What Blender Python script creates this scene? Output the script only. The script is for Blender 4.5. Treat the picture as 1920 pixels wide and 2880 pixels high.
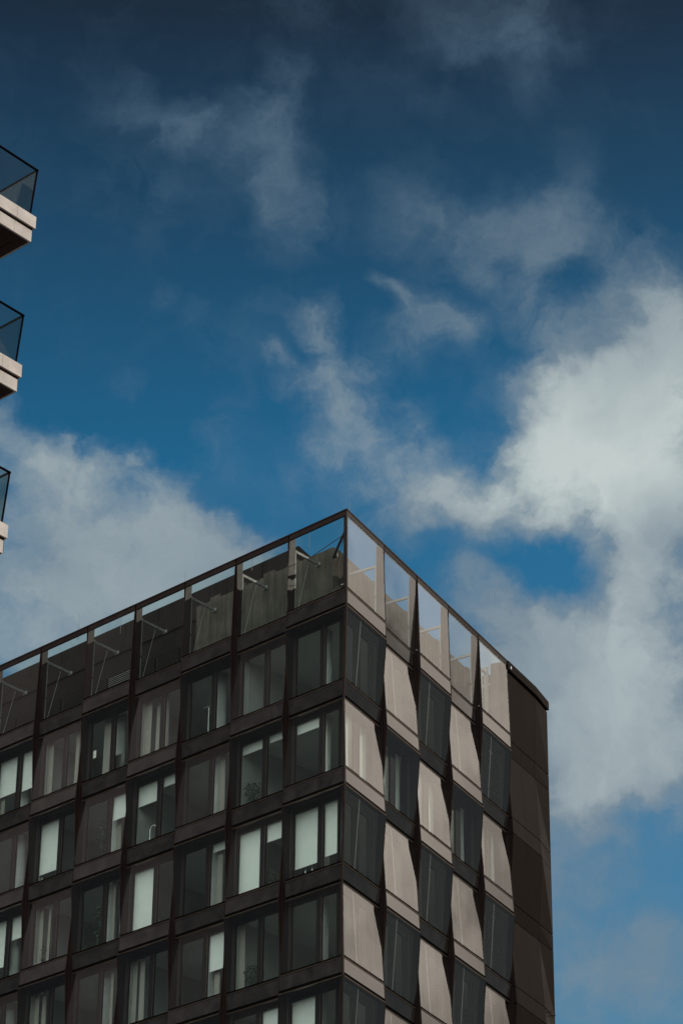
import bpy, bmesh, math, random
from mathutils import Vector, Matrix
R = math.radians
scene = bpy.context.scene
for o in list(bpy.data.objects): bpy.data.objects.remove(o)

# ------------------------------------------------------------------ camera
ROOF = 51.6                       # height of the glass screen's top rail above the street
CAM = Vector((65.40772647, -66.53921013, ROOF - 49.97897152))
AX_R = Vector((0.71521, 0.69886, 0.00940)); AX_U = Vector((0.32371, -0.34313, 0.88175)); AX_F = Vector((-0.61951, 0.62764, 0.47157))
AX_F.normalize(); AX_R = (AX_R - AX_F * AX_R.dot(AX_F)).normalized(); AX_U = AX_R.cross(AX_F).normalized()
cd = bpy.data.cameras.new('camera'); cam = bpy.data.objects.new('camera', cd); scene.collection.objects.link(cam)
M4 = Matrix((AX_R, AX_U, -AX_F)).transposed().to_4x4(); M4.translation = CAM; cam.matrix_world = M4
cd.sensor_fit = 'HORIZONTAL'; cd.sensor_width = 36; cd.lens = 8064.23 / 1920 * 36
cd.clip_start = .5; cd.clip_end = 6000
scene.camera = cam
scene.render.resolution_x = 682; scene.render.resolution_y = 1024

# ------------------------------------------------------------------ view
scene.view_settings.view_transform = 'Standard'; scene.view_settings.look = 'None'
scene.view_settings.gamma = 1; scene.view_settings.exposure = 0

# ------------------------------------------------------------------ sun
SUN_AZ, SUN_EL = 56, 34            # azimuth counted from +X towards +Y
sl = bpy.data.lights.new('sun', 'SUN'); sl.energy = 2.6; sl.angle = R(.55); sl.color = (1, .88, .76)
so = bpy.data.objects.new('sun', sl); scene.collection.objects.link(so)
sd = Vector((math.cos(R(SUN_EL)) * math.cos(R(SUN_AZ)), math.cos(R(SUN_EL)) * math.sin(R(SUN_AZ)), math.sin(R(SUN_EL))))
so.rotation_euler = sd.to_track_quat('Z', 'Y').to_euler(); so.location = (0, 0, 120)

# ------------------------------------------------------------------ node helper
class NT:
    def __init__(s, tree): s.t = tree; s.n = tree.nodes; s.l = tree.links
    def node(s, typ, **k):
        n = s.n.new(typ)
        for a, v in k.items(): setattr(n, a, v)
        return n
    def put(s, sock, v):
        if isinstance(v, bpy.types.NodeSocket): s.l.new(v, sock)
        elif v is not None:
            if hasattr(sock, 'default_value'):
                try: sock.default_value = v
                except Exception:
                    sock.default_value = (*v, 1) if len(v) == 3 else v
    def m(s, op, a, b=None, c=None, clamp=False):
        n = s.node('ShaderNodeMath', operation=op, use_clamp=clamp)
        s.put(n.inputs[0], a); s.put(n.inputs[1], b)
        if c is not None: s.put(n.inputs[2], c)
        return n.outputs[0]
    def vm(s, op, a, b=None, out=0):
        n = s.node('ShaderNodeVectorMath', operation=op); s.put(n.inputs[0], a)
        if b is not None: s.put(n.inputs[1], b)
        return n.outputs[out]
    def sm(s, x, a, b, lo=0., hi=1.):
        n = s.node('ShaderNodeMapRange', interpolation_type='SMOOTHSTEP')
        s.put(n.inputs[0], x); s.put(n.inputs[1], a); s.put(n.inputs[2], b); s.put(n.inputs[3], lo); s.put(n.inputs[4], hi)
        return n.outputs[0]
    def lin(s, x, a, b, lo=0., hi=1.):
        n = s.node('ShaderNodeMapRange'); s.put(n.inputs[0], x); s.put(n.inputs[1], a); s.put(n.inputs[2], b); s.put(n.inputs[3], lo); s.put(n.inputs[4], hi)
        return n.outputs[0]
    def noise(s, vec, scale, detail=6, rough=.55, dist=0., out=0):
        n = s.node('ShaderNodeTexNoise'); s.put(n.inputs['Vector'], vec)
        n.inputs['Scale'].default_value = scale; n.inputs['Detail'].default_value = detail
        n.inputs['Roughness'].default_value = rough; n.inputs['Distortion'].default_value = dist
        return n.outputs[out]
    def mix(s, f, a, b, blend='MIX'):
        n = s.node('ShaderNodeMix', data_type='RGBA', blend_type=blend)
        s.put(n.inputs[0], f); s.put(n.inputs[6], a); s.put(n.inputs[7], b); return n.outputs[2]
    def comb(s, x, y, z=0.):
        n = s.node('ShaderNodeCombineXYZ'); s.put(n.inputs[0], x); s.put(n.inputs[1], y); s.put(n.inputs[2], z); return n.outputs[0]

# ------------------------------------------------------------------ sky
world = bpy.data.worlds.new('World'); scene.world = world; world.use_nodes = True
w = NT(world.node_tree); w.n.clear()
tc = w.node('ShaderNodeTexCoord').outputs['Generated']
sky = w.node('ShaderNodeTexSky', sky_type='NISHITA', sun_disc=False, sun_elevation=R(SUN_EL), sun_rotation=R(90 - SUN_AZ))
sky.air_density = 1.0; sky.dust_density = .6; sky.ozone_density = 2.0
sep = w.node('ShaderNodeSeparateXYZ'); w.l.new(tc, sep.inputs[0])
el = w.m('MULTIPLY', w.m('ARCSINE', sep.outputs[2]), 57.2958)
az = w.m('MULTIPLY', w.m('ARCTAN2', sep.outputs[1], sep.outputs[0]), 57.2958)
# clouds are laid out on a plane of directions in the part of the sky behind the building
fx = tuple(AX_F); rx = tuple(AX_R); ux = tuple(AX_U)
df = w.m('MAXIMUM', w.vm('DOT_PRODUCT', tc, fx, 1), .05)
X = w.m('DIVIDE', w.vm('DOT_PRODUCT', tc, rx, 1), w.m('MULTIPLY', df, .11905))
Y = w.m('DIVIDE', w.vm('DOT_PRODUCT', tc, ux, 1), w.m('MULTIPLY', df, .11905))
XY = w.comb(X, Y, 0.)
wn = w.noise(XY, 1.7, 4, .5, 0, 1)
warp = w.vm('SCALE', w.vm('SUBTRACT', wn, (.5, .5, .5)))
warp.node.inputs['Scale'].default_value = .28
wn2 = w.noise(XY, 6.0, 5, .6, 0, 1)
warp2 = w.vm('SCALE', w.vm('SUBTRACT', wn2, (.5, .5, .5)))
warp2.node.inputs['Scale'].default_value = .20
XYw = w.vm('ADD', w.vm('ADD', XY, warp), warp2)
FR_ = []                                            # direction plane, plain and stretched along four axes
for (rot_, st_) in ((0, 1.), (0, 1.9), (-20, 1.9), (20, 1.9), (90, 1.7)):
    mp = w.node('ShaderNodeMapping', vector_type='TEXTURE'); w.l.new(XYw, mp.inputs[0])
    mp.inputs['Rotation'].default_value = (0, 0, R(rot_)); mp.inputs['Scale'].default_value = (st_ ** .5, st_ ** -.5, 1)
    FR_.append((rot_, st_, mp.outputs[0]))
def blob(cx, cy, rx_, ry_, rot, amp):
    """soft elliptical cloud region: centre and radii on the direction plane"""
    if ry_ > rx_: rx_, ry_, rot = ry_, rx_, rot + 90
    q = rx_ / ry_
    if q < 1.4: fr = FR_[0]
    else:
        rot = (rot + 90) % 180 - 90
        fr = min(FR_[1:], key=lambda f: abs((rot - f[0] + 90) % 180 - 90))
    a_, c_, s_ = R(fr[0]), fr[1] ** .5, fr[1] ** -.5
    x = (cx * math.cos(a_) + cy * math.sin(a_)) / c_; y = (-cx * math.sin(a_) + cy * math.cos(a_)) / s_
    rad = (rx_ * ry_) ** .5
    dn = w.vm('DISTANCE', fr[2], (x, y, 0.), 1)
    return w.sm(dn, 1.35 * rad, .05 * rad, 0., amp)
def px(x, y): return ((x - 784) / 784, (1176 - y) / 784)
BL = [ # x, y, rx, ry, rot(ccw), amp  in plane pixels
 (340, 260, 80, 50, -20, .20), (420, 305, 110, 45, -15, .42), (560, 285, 100, 50, 10, .22), (635, 250, 50, 80, -20, .34), (625, 370, 85, 110, 10, .30),
 (690, 490, 110, 100, -40, .30), (280, 200, 60, 80, 0, .08), (300, 420, 90, 160, 0, .10), (560, 420, 160, 110, 0, .08),
 (1140, 50, 150, 90, 0, .30), (1215, 110, 55, 110, 0, .16), (680, 40, 60, 90, 0, .10), (960, 190, 120, 60, 0, .06),
 (960, 480, 80, 110, 0, .20), (1130, 520, 170, 80, -10, .34), (1290, 440, 60, 90, 0, .18), (1250, 530, 120, 70, 0, .22), (1400, 580, 190, 90, -15, .32), (1530, 640, 110, 80, -10, .28),
 (1225, 640, 45, 70, 0, .36), (1110, 635, 80, 30, -15, .22), (1010, 620, 80, 40, 30, .12), (1220, 730, 120, 50, -20, .30), (1330, 745, 70, 45, 40, .22), (1480, 690, 170, 50, 0, .12),
 (900, 672, 60, 26, -25, .34), (990, 715, 110, 34, -20, .40), (1065, 770, 42, 50, 0, .36), (935, 770, 60, 40, 0, .20), (1150, 880, 60, 60, 0, .10),
 (695, 745, 50, 24, -20, .30), (750, 790, 36, 66, 15, .46), (640, 812, 46, 18, -15, .30), (695, 875, 64, 30, -10, .32), (800, 885, 110, 60, 0, .34), (895, 815, 80, 50, 20, .26),
 (740, 970, 80, 80, 0, .28), (850, 960, 80, 70, 0, .26), (955, 980, 45, 70, 20, .34), (840, 1060, 130, 60, -15, .30), (960, 1060, 120, 60, 10, .22), (1020, 1040, 30, 50, 0, .2),
 (890, 1130, 110, 55, 0, .32), (1010, 1135, 110, 65, 0, .45), (1100, 1160, 120, 75, 0, .55), (960, 1210, 120, 50, 0, .30), (1060, 1220, 110, 50, -10, .30),
 (540, 1010, 45, 120, 15, .14), (700, 1080, 90, 100, 0, .10), (370, 690, 40, 30, -30, .12), (450, 740, 90, 24, -25, .10), (560, 800, 120, 60, 0, .06), (310, 880, 60, 20, 20, .06), (610, 700, 30, 40, 0, .10),
 (1255, 960, 85, 95, 0, .62), (1215, 1050, 80, 80, 0, .50), (1360, 890, 130, 110, 20, .75), (1460, 830, 130, 110, 30, .75), (1550, 770, 100, 90, 0, .60), (1420, 1010, 210, 150, 0, 1.1), (1550, 980, 150, 220, 0, .7),
 (1280, 1120, 180, 75, 0, .60), (1450, 1150, 190, 90, 0, .55), (1140, 1035, 46, 34, 0, .22), (1290, 840, 46, 60, 0, .20), (1540, 1220, 120, 90, 0, .45),
 (1170, 1210, 140, 45, -10, .42), (1320, 1200, 110, 40, 0, .25), (1440, 1250, 90, 70, 0, .35),
 (1120, 1350, 110, 45, -25, .30), (1200, 1420, 140, 75, -25, .50), (1330, 1440, 150, 80, 0, .50), (1480, 1400, 130, 110, 0, .60), (1540, 1320, 90, 90, 0, .35),
 (1190, 1520, 110, 70, 0, .42), (1320, 1560, 170, 100, 0, .60), (1480, 1560, 160, 130, 0, .62), (1350, 1690, 170, 110, 0, .52), (1500, 1700, 130, 110, 0, .48), (1340, 1810, 110, 80, 0, .40),
 (1460, 1800, 80, 40, 20, .25), (1290, 1880, 60, 100, 0, .34), (1545, 1780, 60, 60, 0, .30), (1290, 2060, 70, 130, 0, .24), (1530, 2170, 120, 80, 10, .50), (1450, 2240, 100, 50, 0, .34), (1310, 2230, 90, 110, 0, .28), (1520, 2310, 120, 60, 0, .4),
 (20, 960, 50, 50, 0, .50), (70, 1020, 90, 60, -20, .45), (180, 1000, 46, 26, -20, .35), (200, 1060, 130, 50, 0, .35), (335, 1025, 46, 40, 0, .42), (290, 1080, 90, 50, 0, .35),
 (90, 1130, 180, 100, 0, .55), (250, 1170, 170, 100, 0, .60), (405, 1130, 60, 46, -20, .45), (425, 1200, 90, 60, -20, .50), (300, 1290, 200, 100, 0, .60), (470, 1260, 100, 60, -15, .50), (560, 1280, 80, 36, 0, .35),
 (70, 1280, 190, 110, 0, .55), (50, 1410, 180, 120, 0, .60), (220, 1400, 220, 90, 0, .50), (40, 1520, 180, 80, 0, .40), (430, 1370, 160, 70, 0, .4), (650, 1235, 50, 24, 10, .22), (620, 1320, 90, 60, 0, .2),
 (1280, 1310, 100, 50, -12, -.40), (1390, 1770, 230, 110, 0, .34), (1240, 1400, 150, 70, -20, .2), (1400, 1500, 300, 160, 0, .30), (1420, 1650, 260, 170, 0, .30), (1540, 1250, 150, 120, 0, .25), (1350, 1800, 200, 130, 0, .22), (1450, 2150, 220, 200, 0, .20), (1290, 1980, 120, 200, 0, .22),
 (560, 1290, 160, 60, 0, .25), (420, 1300, 160, 90, 0, .3),
]
cov = None
for (x, y, a, b, rot, amp) in BL:
    c = px(x, y); v = blob(c[0], c[1], a / 590, b / 590, rot, amp * (1.4 if 0 < amp < .5 else 1.1))
    cov = v if cov is None else w.m('ADD', cov, v)
n1 = w.noise(w.vm('ADD', XYw, (3.1, 1.7, .4)), 4.2, 12, .62, .35)
n2 = w.noise(w.vm('ADD', XYw, (7.3, 2.2, 1.9)), 8.0, 10, .66, .1)
n3 = w.noise(w.vm('ADD', XYw, (.3, 5.2, 2.9)), 1.35, 10, .55, .4)
nn = w.m('ADD', w.m('MULTIPLY', w.m('SUBTRACT', n1, .5), 2.6), w.m('MULTIPLY', w.m('SUBTRACT', n2, .5), 1.15))
nn = w.m('ADD', nn, w.m('MULTIPLY', w.m('SUBTRACT', n3, .5), .9))
nf_ = w.m('MULTIPLY', nn, w.lin(cov, 0., .45, .12, .68))
covn = w.m('ADD', cov, nf_)
dens = w.m('POWER', w.lin(covn, .0, 1.30), .95, clamp=True)
front = w.sm(w.vm('DOT_PRODUCT', tc, fx, 1), .90, .955)
# the rest of the sky: broken cloud, a bright hazy bank near the sun and one behind the street
cg = w.noise(tc, 2.2, 8, .58, .2)
rest = w.m('MULTIPLY', w.sm(cg, .42, .66), .8)
azb = w.m('ADD', az, w.m('MULTIPLY', w.m('SUBTRACT', el, 22.), .5))
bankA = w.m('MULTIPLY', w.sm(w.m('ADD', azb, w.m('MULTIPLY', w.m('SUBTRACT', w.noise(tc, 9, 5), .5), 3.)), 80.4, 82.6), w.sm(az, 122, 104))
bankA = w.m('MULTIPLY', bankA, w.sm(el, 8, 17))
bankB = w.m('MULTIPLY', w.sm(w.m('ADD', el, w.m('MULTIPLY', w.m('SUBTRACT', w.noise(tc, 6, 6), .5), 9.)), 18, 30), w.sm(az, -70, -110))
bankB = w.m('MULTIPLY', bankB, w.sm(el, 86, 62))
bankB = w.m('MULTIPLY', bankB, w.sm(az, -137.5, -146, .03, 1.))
density = w.m('ADD', w.m('MULTIPLY', dens, front), w.m('MULTIPLY', rest, w.m('SUBTRACT', 1., front)), clamp=True)
# clear sky: physical sky, graded as the photograph is, darker towards the zenith
grade = w.node('ShaderNodeValToRGB'); cr = grade.color_ramp; w.l.new(w.lin(el, 0, 60), grade.inputs[0])
while len(cr.elements) > 1: cr.elements.remove(cr.elements[0])
stops = [(0, (.36, .84, .86)), (17, (.42, .80, .80)), (23, (.27, .74, .82)), (29, (.135, .64, .76)), (33, (.135, .40, .465)), (38, (.125, .160, .165)), (60, (.20, .24, .26))]
cr.elements[0].position = 0; cr.elements[0].color = (*stops[0][1], 1)
for e_, c_ in stops[1:]:
    q = cr.elements.new(e_ / 60); q.color = (*c_, 1)
SKY_S = .10
blue = w.mix(1., sky.outputs[0], (SKY_S, SKY_S, SKY_S, 1), 'MULTIPLY')
blue = w.mix(1., blue, grade.outputs[0], 'MULTIPLY')
ccol = w.mix(w.sm(covn, .1, .9), (.15, .235, .33, 1), (.27, .34, .38, 1))
ccol = w.mix(w.m('MULTIPLY', w.sm(covn, .9, 1.9), w.sm(X, -.3, .75, .25, 1.)), ccol, (.54, .61, .60, 1))
shn = w.noise(w.vm('ADD', XYw, (1.3, 9.7, 4.4)), 1.6, 7, .55, .3)
shade = w.m('ADD', w.m('MULTIPLY', w.m('MULTIPLY', w.sm(Y, .16, -.15), w.sm(X, -.4, .4, .3, 1.)), .85), w.m('MULTIPLY', w.m('SUBTRACT', shn, .47), 2.2), clamp=True)
ccol = w.mix(w.m('MULTIPLY', shade, .7), ccol, (.130, .195, .265, 1))
ccol = w.mix(w.m('MULTIPLY', w.sm(el, 28.6, 36.0), .88), ccol, (.078, .142, .212, 1))
skyc = w.mix(density, blue, ccol)
nb = w.noise(tc, 4, 3, .5, .2)
# dark band added low in the unseen sky to dim the pane reflections
low = w.m('MULTIPLY', w.sm(el, 46, 37), w.m('SUBTRACT', 1., front))
lowc = w.mix(w.sm(az, -80, -120), (.082, .084, .080, 1), (.030, .029, .029, 1))
skyc = w.mix(w.m('MULTIPLY', low, .94), skyc, lowc)
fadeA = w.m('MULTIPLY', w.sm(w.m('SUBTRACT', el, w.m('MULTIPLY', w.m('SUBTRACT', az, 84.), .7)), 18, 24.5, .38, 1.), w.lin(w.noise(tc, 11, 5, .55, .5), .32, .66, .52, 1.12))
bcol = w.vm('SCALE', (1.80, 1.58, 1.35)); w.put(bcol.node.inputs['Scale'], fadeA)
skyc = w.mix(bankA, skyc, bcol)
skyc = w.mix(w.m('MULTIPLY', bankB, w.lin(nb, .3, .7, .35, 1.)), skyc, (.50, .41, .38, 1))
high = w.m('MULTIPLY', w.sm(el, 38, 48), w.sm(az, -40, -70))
skyc = w.mix(high, skyc, (2.0, 2.05, 2.0, 1))  # bright upper sky, added to lift the blinds of the left facade
blind_fill = w.m('MULTIPLY', w.m('MULTIPLY', w.sm(az, -126, -112), w.sm(az, -15, -40)), w.sm(el, 4, 14))
skyc = w.mix(blind_fill, skyc, (2.6, 2.58, 2.5, 1))  # unseen bright sky patch added to light the left facade's blinds
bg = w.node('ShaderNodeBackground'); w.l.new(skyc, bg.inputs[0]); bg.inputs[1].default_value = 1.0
wo = w.node('ShaderNodeOutputWorld'); w.l.new(bg.outputs[0], wo.inputs[0])

# ------------------------------------------------------------------ materials
MAT = {}
def new_mat(name):
    m = bpy.data.materials.new(name); m.use_nodes = True; MAT[name] = m
    t = NT(m.node_tree); t.n.clear(); out = t.node('ShaderNodeOutputMaterial'); return m, t, out
def solid(name, col, rough=.6, metal=0., var=.15, scale=3., bump=0., streak=0., spec=.5, ior=None):
    m, t, out = new_mat(name)
    b = t.node('ShaderNodeBsdfPrincipled'); b.inputs['Roughness'].default_value = rough; b.inputs['Metallic'].default_value = metal
    b.inputs['Specular IOR Level'].default_value = spec
    if spec <= .05: b.inputs['IOR'].default_value = 1.02
    if ior: b.inputs['IOR'].default_value = ior
    p = t.node('ShaderNodeNewGeometry').outputs['Position']
    n = t.noise(p, scale, 5, .6)
    f = t.lin(n, .3, .7, 1 - var, 1 + var)
    if streak:
        mp = t.node('ShaderNodeMapping'); t.l.new(p, mp.inputs[0]); mp.inputs['Scale'].default_value = (3.2, 3.2, .22)
        sN = t.noise(mp.outputs[0], 1.6, 6, .65)
        f = t.m('MULTIPLY', f, t.lin(sN, .3, .72, 1 - streak, 1 + streak))
    c = t.vm('SCALE', tuple(col)); t.put(c.node.inputs['Scale'], f)
    t.l.new(c, b.inputs['Base Color'])
    t.put(b.inputs['Roughness'], t.lin(t.noise(p, scale * 2.3, 4), .3, .7, rough * .85, min(1, rough * 1.15)))
    if bump:
        bp = t.node('ShaderNodeBump'); bp.inputs['Strength'].default_value = bump; bp.inputs['Distance'].default_value = .02
        t.l.new(t.noise(p, scale * 6, 5), bp.inputs['Height']); t.l.new(bp.outputs[0], b.inputs['Normal'])
    t.l.new(b.outputs[0], out.inputs[0]); return m
def glass(name, tint, F0, wob=.0016, dust=.0, dustc=(.5, .45, .4), rough=.0):
    m, t, out = new_mat(name)
    g = t.node('ShaderNodeNewGeometry'); p = g.outputs['Position']
    c = t.m('ABSOLUTE', t.vm('DOT_PRODUCT', g.outputs['Normal'], g.outputs['Incoming'], 1))
    s5 = t.m('POWER', t.m('SUBTRACT', 1., c), 5.)
    F = t.m('ADD', F0, t.m('MULTIPLY', s5, 1 - F0), clamp=True)
    gl = t.node('ShaderNodeBsdfGlossy'); gl.inputs['Roughness'].default_value = rough; gl.inputs[0].default_value = (.97, .97, .97, 1)
    nz = t.noise(p, .55, 2, .4, 0, 1)
    off = t.vm('SCALE', t.vm('SUBTRACT', nz, (.5, .5, .5))); off.node.inputs['Scale'].default_value = wob * 14
    nrm = t.vm('NORMALIZE', t.vm('ADD', g.outputs['Normal'], off)); t.l.new(nrm, gl.inputs['Normal'])
    tr = t.node('ShaderNodeBsdfTransparent'); tr.inputs[0].default_value = (*tint, 1)
    mx = t.node('ShaderNodeMixShader'); t.l.new(F, mx.inputs[0]); t.l.new(tr.outputs[0], mx.inputs[1]); t.l.new(gl.outputs[0], mx.inputs[2])
    res = mx.outputs[0]
    if dust:
        d = t.node('ShaderNodeBsdfDiffuse'); d.inputs[0].default_value = (*dustc, 1)
        m2 = t.node('ShaderNodeMixShader'); t.put(m2.inputs[0], t.lin(t.noise(p, 2.5, 6, .6), .3, .75, dust * .5, dust * 1.5))
        t.l.new(res, m2.inputs[1]); t.l.new(d.outputs[0], m2.inputs[2]); res = m2.outputs[0]
    t.l.new(res, out.inputs[0]); return m
def spandrel_mat():
    m, t, out = new_mat('spandrel_glass')
    g = t.node('ShaderNodeNewGeometry'); p = g.outputs['Position']
    c = t.m('ABSOLUTE', t.vm('DOT_PRODUCT', g.outputs['Normal'], g.outputs['Incoming'], 1))
    F = t.m('ADD', .11, t.m('MULTIPLY', t.m('POWER', t.m('SUBTRACT', 1., c), 5.), .89), clamp=True)
    gl = t.node('ShaderNodeBsdfGlossy'); gl.inputs['Roughness'].default_value = .06
    d = t.node('ShaderNodeBsdfDiffuse')
    n = t.noise(p, 1.6, 6, .62, .3)
    cc = t.mix(t.lin(n, .3, .72), (.009, .008, .0075, 1), (.030, .027, .025, 1)); t.l.new(cc, d.inputs[0])
    mx = t.node('ShaderNodeMixShader'); t.l.new(F, mx.inputs[0]); t.l.new(d.outputs[0], mx.inputs[1]); t.l.new(gl.outputs[0], mx.inputs[2])
    t.l.new(mx.outputs[0], out.inputs[0]); return m
frame_m = solid('bronze_frame', (.0155, .0100, .0088), .4, .0, .25, 1.3, ior=1.16)
lip_m = solid('bronze_lip', (.085, .060, .043), .38, .7, .3, 4)
black_m = solid('black_gasket', (.003, .003, .003), .8, spec=.03)
clad_m = solid('brown_cladding', (.0150, .0112, .0096), .28, .0, .08, .4, streak=.14, ior=1.055)
clad2_m = solid('brown_cladding_deep', (.0155, .0115, .0100), .35, .0, .08, .4, streak=.10, ior=1.05)
inner_m = solid('inner_frame_brown', (.0085, .006, .0055), .5, 0, .15, 2, spec=.1)
reveal_m = solid('reveal_panel', (.035, .031, .029), .6, 0, .2, 1.2)
pane_m = glass('outer_glass', (.87, .92, .905), .10, .0016, .007)
sash_m = glass('sash_glass', (.87, .91, .885), .06, .002)
screen_m = glass('screen_glass', (.84, .93, .89), .065, .0016, .006)
span_m = spandrel_mat()
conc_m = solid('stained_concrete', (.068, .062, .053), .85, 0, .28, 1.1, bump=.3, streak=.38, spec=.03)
pent_m = solid('dark_metal_wall', (.018, .0155, .014), .6, 0, .15, .8, streak=.2, spec=.03)
louv_m = solid('louvre_metal', (.06, .053, .047), .5, 0, .1, 2, spec=.03)
steel_m = solid('galvanised_steel', (.19, .195, .19), .6, .1, .2, 4)
dsteel_m = solid('dark_steel', (.03, .03, .032), .5, .4, .2, 4)
blind_m = solid('white_blind', (.88, .89, .87), .8, 0, .04, 3)
sheer_m = solid('curtain_fabric', (.34, .32, .29), .9, 0, .1, 2)
slat_m = solid('grey_slat', (.25, .235, .215), .7, 0, .1, 2)
col_m = solid('column_concrete', (.46, .47, .46), .8, 0, .12, 2.0)
ceil_m = solid('ceiling_grey', (.48, .50, .49), .9, 0, .08, .6)
room_m = solid('room_wall', (.36, .37, .36), .9, 0, .15, .5)
white_m = solid('pale_panel', (.52, .48, .445), .65, 0, .06, 1.2, streak=.04)
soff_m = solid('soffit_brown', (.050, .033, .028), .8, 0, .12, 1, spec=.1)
groove_m = solid('groove_metal', (.055, .04, .032), .6)  # dark brown metal for the balcony groove
rail_m = solid('dark_rail', (.007, .004, .004), .8, 0, spec=.02)
bal_glass = glass('balcony_glass', (.60, .68, .66), .09, .0008)
ground_m = solid('street_asphalt', (.05, .05, .05), .9, 0, .2, .3)
leaf_m = solid('houseplant_leaf', (.055, .085, .05), .6, 0, .3, 8)
pot_m = solid('pot_grey', (.35, .34, .32), .6)
chrome_m = solid('bright_tube', (.75, .76, .74), .3, .2)
paper_m = solid('paper_white', (.85, .84, .8), .8)
tower_m = solid('tower_render', (.48, .45, .42), .8, 0, .1, .6)

# ------------------------------------------------------------------ mesh helpers
BASE = Vector((-6, 6, 0))
def link(name, bm, mats, parent=None, base=None, smooth=False):
    base = BASE if base is None else base
    me = bpy.data.meshes.new(name)
    bmesh.ops.recalc_face_normals(bm, faces=bm.faces[:])
    bm.to_mesh(me); bm.free()
    me.transform(Matrix.Translation(-base))
    for m in (mats if isinstance(mats, (list, tuple)) else [mats]): me.materials.append(m)
    if smooth:
        for p in me.polygons: p.use_smooth = True
    o = bpy.data.objects.new(name, me); scene.collection.objects.link(o)
    if parent: o.parent = parent
    else: o.location = base
    return o
def tag(o, label=None, cat=None, group=None, kind=None):
    for k, v in (('label', label), ('category', cat), ('group', group), ('kind', kind)):
        if v: o[k] = v
    return o
def empty(name, loc):
    o = bpy.data.objects.new(name, None); scene.collection.objects.link(o); o.location = loc; o.empty_display_size = .5; return o
def hexa(bm, P, mi=0):
    """P: 8 points, first four one face, last four the opposite face"""
    v = [bm.verts.new(p) for p in P]
    for f in ((0, 1, 2, 3), (4, 5, 6, 7), (0, 1, 5, 4), (1, 2, 6, 5), (2, 3, 7, 6), (3, 0, 4, 7)):
        fc = bm.faces.new([v[i] for i in f]); fc.material_index = mi
def prism(bm, pts, z0, z1, mi=0):
    a = [bm.verts.new((p[0], p[1], z0)) for p in pts]; b = [bm.verts.new((p[0], p[1], z1)) for p in pts]
    n = len(pts)
    for i in range(n): bm.faces.new((a[i], a[(i + 1) % n], b[(i + 1) % n], b[i])).material_index = mi
    bm.faces.new(a).material_index = mi; bm.faces.new(b[::-1]).material_index = mi
def bar(bm, a, b, w_, h_=None, up=Vector((0, 0, 1)), mi=0):
    a = Vector(a); b = Vector(b); h_ = h_ or w_; d = (b - a).normalized()
    if abs(d.dot(up)) > .98: up = Vector((1, 0, 0))
    s = d.cross(up).normalized() * w_ / 2; u = s.cross(d).normalized() * h_ / 2
    hexa(bm, [a - s - u, a + s - u, a + s + u, a - s + u, b - s - u, b + s - u, b + s + u, b - s + u], mi)
def tube(bm, a, b, r0, r1=None, n=8, mi=0):
    a = Vector(a); b = Vector(b); r1 = r0 if r1 is None else r1; d = (b - a).normalized()
    up = Vector((0, 0, 1)) if abs(d.z) < .95 else Vector((1, 0, 0))
    s = d.cross(up).normalized(); u = s.cross(d)
    A = [bm.verts.new(a + (s * math.cos(t) + u * math.sin(t)) * r0) for t in [2 * math.pi * i / n for i in range(n)]]
    B = [bm.verts.new(b + (s * math.cos(t) + u * math.sin(t)) * r1) for t in [2 * math.pi * i / n for i in range(n)]]
    for i in range(n): bm.faces.new((A[i], A[(i + 1) % n], B[(i + 1) % n], B[i])).material_index = mi
    bm.faces.new(A[::-1]).material_index = mi; bm.faces.new(B).material_index = mi

# ------------------------------------------------------------------ facade geometry
ANG = -.3069367
tL = Vector((-1, 0, 0)); nL = Vector((0, -1, 0))
tR = Vector((math.sin(ANG), math.cos(ANG), 0)); nR = Vector((math.cos(ANG), -math.sin(ANG), 0))
HALF = (math.pi / 2 + ANG) / 2
PAR, H, DD = 4.02136, 3.5, .125
class Fac:
    def __init__(s, t, n, W, extra, nb): s.t, s.n, s.W, s.e, s.nb = t, n, W, extra, nb
    def node(s, j): return 0. if j == 0 else j * s.W + s.e
    def P(s, a, d, z): q = s.t * a + s.n * d; return Vector((q.x, q.y, ROOF + z))
    def corner(s, d): return -d / math.tan(HALF)
FL = Fac(tL, nL, 2.8552974, .1592, 9)
FR = Fac(tR, nR, 2.8684547, .2742, 5)
def zl(k): return 0. if k == 0 else -(PAR + (k - 1) * H)
def dep(j, k):                                    # depth of bay j (from 1) at level k
    return 0. if k == 0 else (DD if (j + k) % 2 == 0 else -DD)
ROWS = 6
GAP = .032
B1, B2, B3 = .80, .69, .15                        # window sill, spandrel top, spandrel foot above the unit's foot

building = empty('office_building', BASE)
tag(building, 'dark brown glazed office block of tilted panes with open glass screen around its roof', 'building')

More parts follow.
